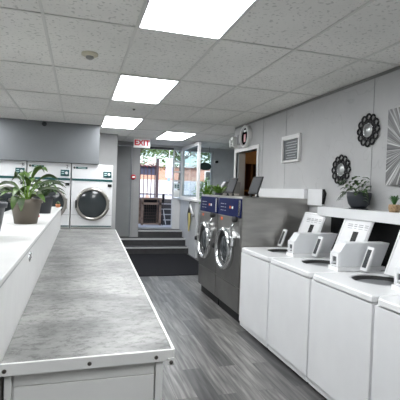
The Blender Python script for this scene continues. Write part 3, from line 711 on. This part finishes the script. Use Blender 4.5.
tag(MB().box(2.34, 2.49, SY+.040, SY+.0445, 1.30, 1.48).build('paper_notice', EXITW), 'white paper sheet on the sidelight below the symbol card', 'notice')
t = thing('hanging_umbrella', 'black and yellow folded umbrella hanging on the pale half wall', 'umbrella', (2.45, 9.15, .55))
MB().tube([(0, 0, .60), (0, 0, .42), (0, .0, .25), (0, 0, .02)], [.012, .045, .04, .012], 10).build('canopy', BLACK, t)
MB().tube([(-.01, -.05, .42), (-.01, -.05, .22), (-.005, -.02, 0)], [.03, .03, .015], 10).build('yellow_band', YEL, t)
MB().tube([(0, 0, .60), (0, 0, .66), (.03, 0, .68), (.049, 0, .66)], .008, 8).build('handle', BLACK, t)
t = thing('leaning_board', 'pale sloping board propped against the half wall', 'board', (2.43, 8.93, .95))
MB().bar((0, .12, .20), (0, -.16, 0), .02, .05).build('edge', FRAMEW, t)
MB().prism([(.12, .19), (-.15, -.01), (-.10, -.05), (.14, .05)], 'x', .012, .03).build('panel', DGREY, t)

# ------------------------------------------------------------ outside
G = 1.22
struct(MB().box(-6, 12, 10.45, 12.1, .40, .50).build('entry_pit_floor', CONC))
struct(MB().box(-30, 40, 12.1, 20, .4, G).build('pavement', mat('pale_pavement', (.62, .62, .66), .8, var=.06, scale=1.5)))
struct(MB().box(-30, 40, 20, 34, .4, G-.02).build('road', ASPH))
t = thing('outdoor_steps', 'outdoor stairs with pale nosings climbing to the street', 'steps', (2.44, 11.32, .5))
for k in range(5):
    s_ = MB().box(-.17, .55, .16*k, .16*k+.175, 0, .144*(k+1)).build('step', BLACK if 0 else mat('dark_riser', (.06, .06, .065), .8), t)
    MB().box(-.17, .55, .16*k-.01, .16*k+.05, .144*(k+1)-.02, .144*(k+1)+.004).build('nosing', CONC, s_)
t = thing('timber_stand', 'weathered brown timber stand outside the open door', 'stand', (1.77, 11.15, .5))
MB().box(-.13, .44, 0, .55, .70, .745).build('top_board', WOODG, t)
MB().box(-.13, .42, 0, .03, .56, .62).build('rail', WOODG, t)
for x in (-.13, .36):
    for y in (0, .48): MB().box(x, x+.06, y, y+.06, 0, .699).build('leg', WOODG, t)
MB().box(-.13, .42, .0, .03, .02, .06).build('bottom_rail', WOODG, t)
lt = MB()
for k in range(8): lt.box(-.06+.055*k, -.05+.055*k, .30, .31, .05, .56)
for k in range(6): lt.box(-.07, .36, .311, .32, .08+.08*k, .09+.08*k)
lt.build('lattice', mat('dark_lattice', (.08, .06, .05), .8), t)
MB().box(-.07, .36, .40, .42, 0, .69).build('back_board', BLACK, t)
tag(MB().box(1.27, 2.2, 11.75, 12.09, .5, 1.2).build('retaining_block', mat('dark_masonry', (.12, .11, .11), .9, var=.3)), 'dark masonry block behind the timber stand', 'wall')
t = thing('handrail', 'black handrail post beside the outdoor stairs', 'handrail', (2.245, 11.20, .5))
MB().tube([(0, 0, 0), (0, 0, .85)], .012, 8).build('post', IRON, t)
MB().lathe([(0, .62), (.035, .63), (.035, .86), (0, .87)], n=12).build('grip', BLACK, t)
MB().tube([(0, 0, .45), (.09, .01, .02)], .013, 8).build('brace', FRAMEW, t)
# fence with red flowers
t = thing('iron_fence', 'dark iron fence topped with red flowers beyond the door', 'fence', (1.5, 12.6, G))
FX0, FX1 = -1.2, .83
for k in range(18): 
    x = FX0+(FX1-.09-FX0)*k/17; MB().box(x-.012, x+.012, -.012, .012, 0, 1.0).build('picket', IRON, t)
MB().box(FX0, FX1, -.018, .018, .94, .98).build('top_rail', IRON, t); MB().box(FX0, FX1, -.018, .018, .10, .13).build('bottom_rail', IRON, t)
MB().box(FX0, FX1-.05, .03, .05, .70, .96).build('dark_valance', mat('blue_grey_cloth', (.07, .08, .14), .8), t)
MB().box(FX1-.06, FX1+.02, -.04, .04, 0, 1.22).build('post', IRON, t)
f = MB()
for i in range(260):
    c = Vector((rnd.uniform(FX0, FX1-.04), rnd.uniform(-.09, .08), rnd.uniform(.92, 1.08)))
    a = rnd.uniform(0, 2*pi); f.leaf(c, a, .06, rnd.uniform(-.02, .05), .02, .05, n=2)
f.build('flowers', FLOWER, t)
tag(MB().prism([(1.90, G), (2.02, G), (2.00, G+.08), (1.93, G+.09)], 'y', 12.2, 12.3).build('paper_bag', mat('peach_paper', (.75, .5, .4), .7)), 'small peach paper bag left on the pavement below the fence', 'bag')
# brick building
t = thing('brick_building', 'orange brick building across the street', 'building', (7, 27, G-.05))
MB().box(-4.2, 12, 0, 8, 0, 1.85).build('wall', m_brick(), t)
MB().box(-4.4, 12.2, -.15, 8, 1.85, 1.95).build('cornice', mat('pale_cornice', (.7, .68, .66), .7), t)
for x in (1.2, 4.4): 
    wd = MB().box(x, x+1.6, -.03, -.001, 1.0, 1.7).build('window', FRAMEW, t); MB().box(x+.1, x+1.5, -.04, -.031, 1.08, 1.62).build('pane', DGLASS, wd)
MB().box(-4.2, 12, -.05, 0, 0, .95).build('pale_base', mat('pale_render', (.66, .67, .72), .8), t)
t = thing('street_sign', 'blue and white street sign on a pole outside', 'sign', (3.40, 16, G))
MB().tube([(0, .02, 0), (0, .02, 1.9)], .02, 8).build('pole', ALU, t)
MB().box(-.13, .13, -.01, .0, .74, 1.5).build('panel', mat('pale_blue_sign', (.45, .52, .75), .5), t); MB().box(-.06, .06, -.014, -.0105, .60, .73).build('arrow_plate', BLUEP, t)
def tree(loc, h, r, seed, label, n=1500):
    t = thing('tree', label, 'tree', loc, group='street trees'); rd = random.Random(seed)
    tk = MB().tube([(0, 0, 0), (.05, 0, h*.35), (0, .05, h*.6)], [.16, .12, .07], 10)
    f = MB(); blobs = []
    for k in range(9):
        a = rd.uniform(0, 2*pi); q = rd.uniform(.2, .75)*r; c = Vector((cos(a)*q, sin(a)*q, h*.62+rd.uniform(-.35, .5)*r)); blobs.append(c)
        tk.tube([(0, 0, h*.4), (c.x*.5, c.y*.5, h*.5), tuple(c)], [.06, .04, .015], 6)
    tk.build('trunk', BARK, t)
    for i in range(n):
        c = rd.choice(blobs); d = Vector((rd.gauss(0, 1), rd.gauss(0, 1), rd.gauss(0, .8))); d = d.normalized()*r*.48*rd.random()**.4
        f.leaf(c+d, rd.uniform(0, 2*pi), .28, rd.uniform(-.1, .12), .05, .17, n=2)
    f.build('crown', LEAFO, t)
tree((2.2, 17.2, G), 4.2, 1.7, 1, 'street tree seen above the fence, left in the doorway')
tree((5.2, 21.5, G), 4.6, 2.0, 2, 'street tree rising over the brick building, right in the doorway')
tree((9.2, 20.0, G), 4.0, 1.9, 3, 'street tree seen through the window right of the glass partition')
def bush(loc, r, label):
    t = thing('shrub', label, 'shrub', loc); f = MB(); rd = random.Random(9)
    for i in range(700):
        d = Vector((rd.gauss(0, 1), rd.gauss(0, 1), abs(rd.gauss(0, 1)))).normalized()*r*rd.random()**.35
        f.leaf(d, rd.uniform(0, 2*pi), .16, rd.uniform(-.05, .1), .03, .09, n=2)
    f.build('foliage', LEAFO, t); MB().tube([(0, 0, 0), (0, 0, r*.6)], .04, 6).build('stem', BARK, t)
bush((4.4, 13.3, G), .75, 'green shrub outside the window right of the partition')
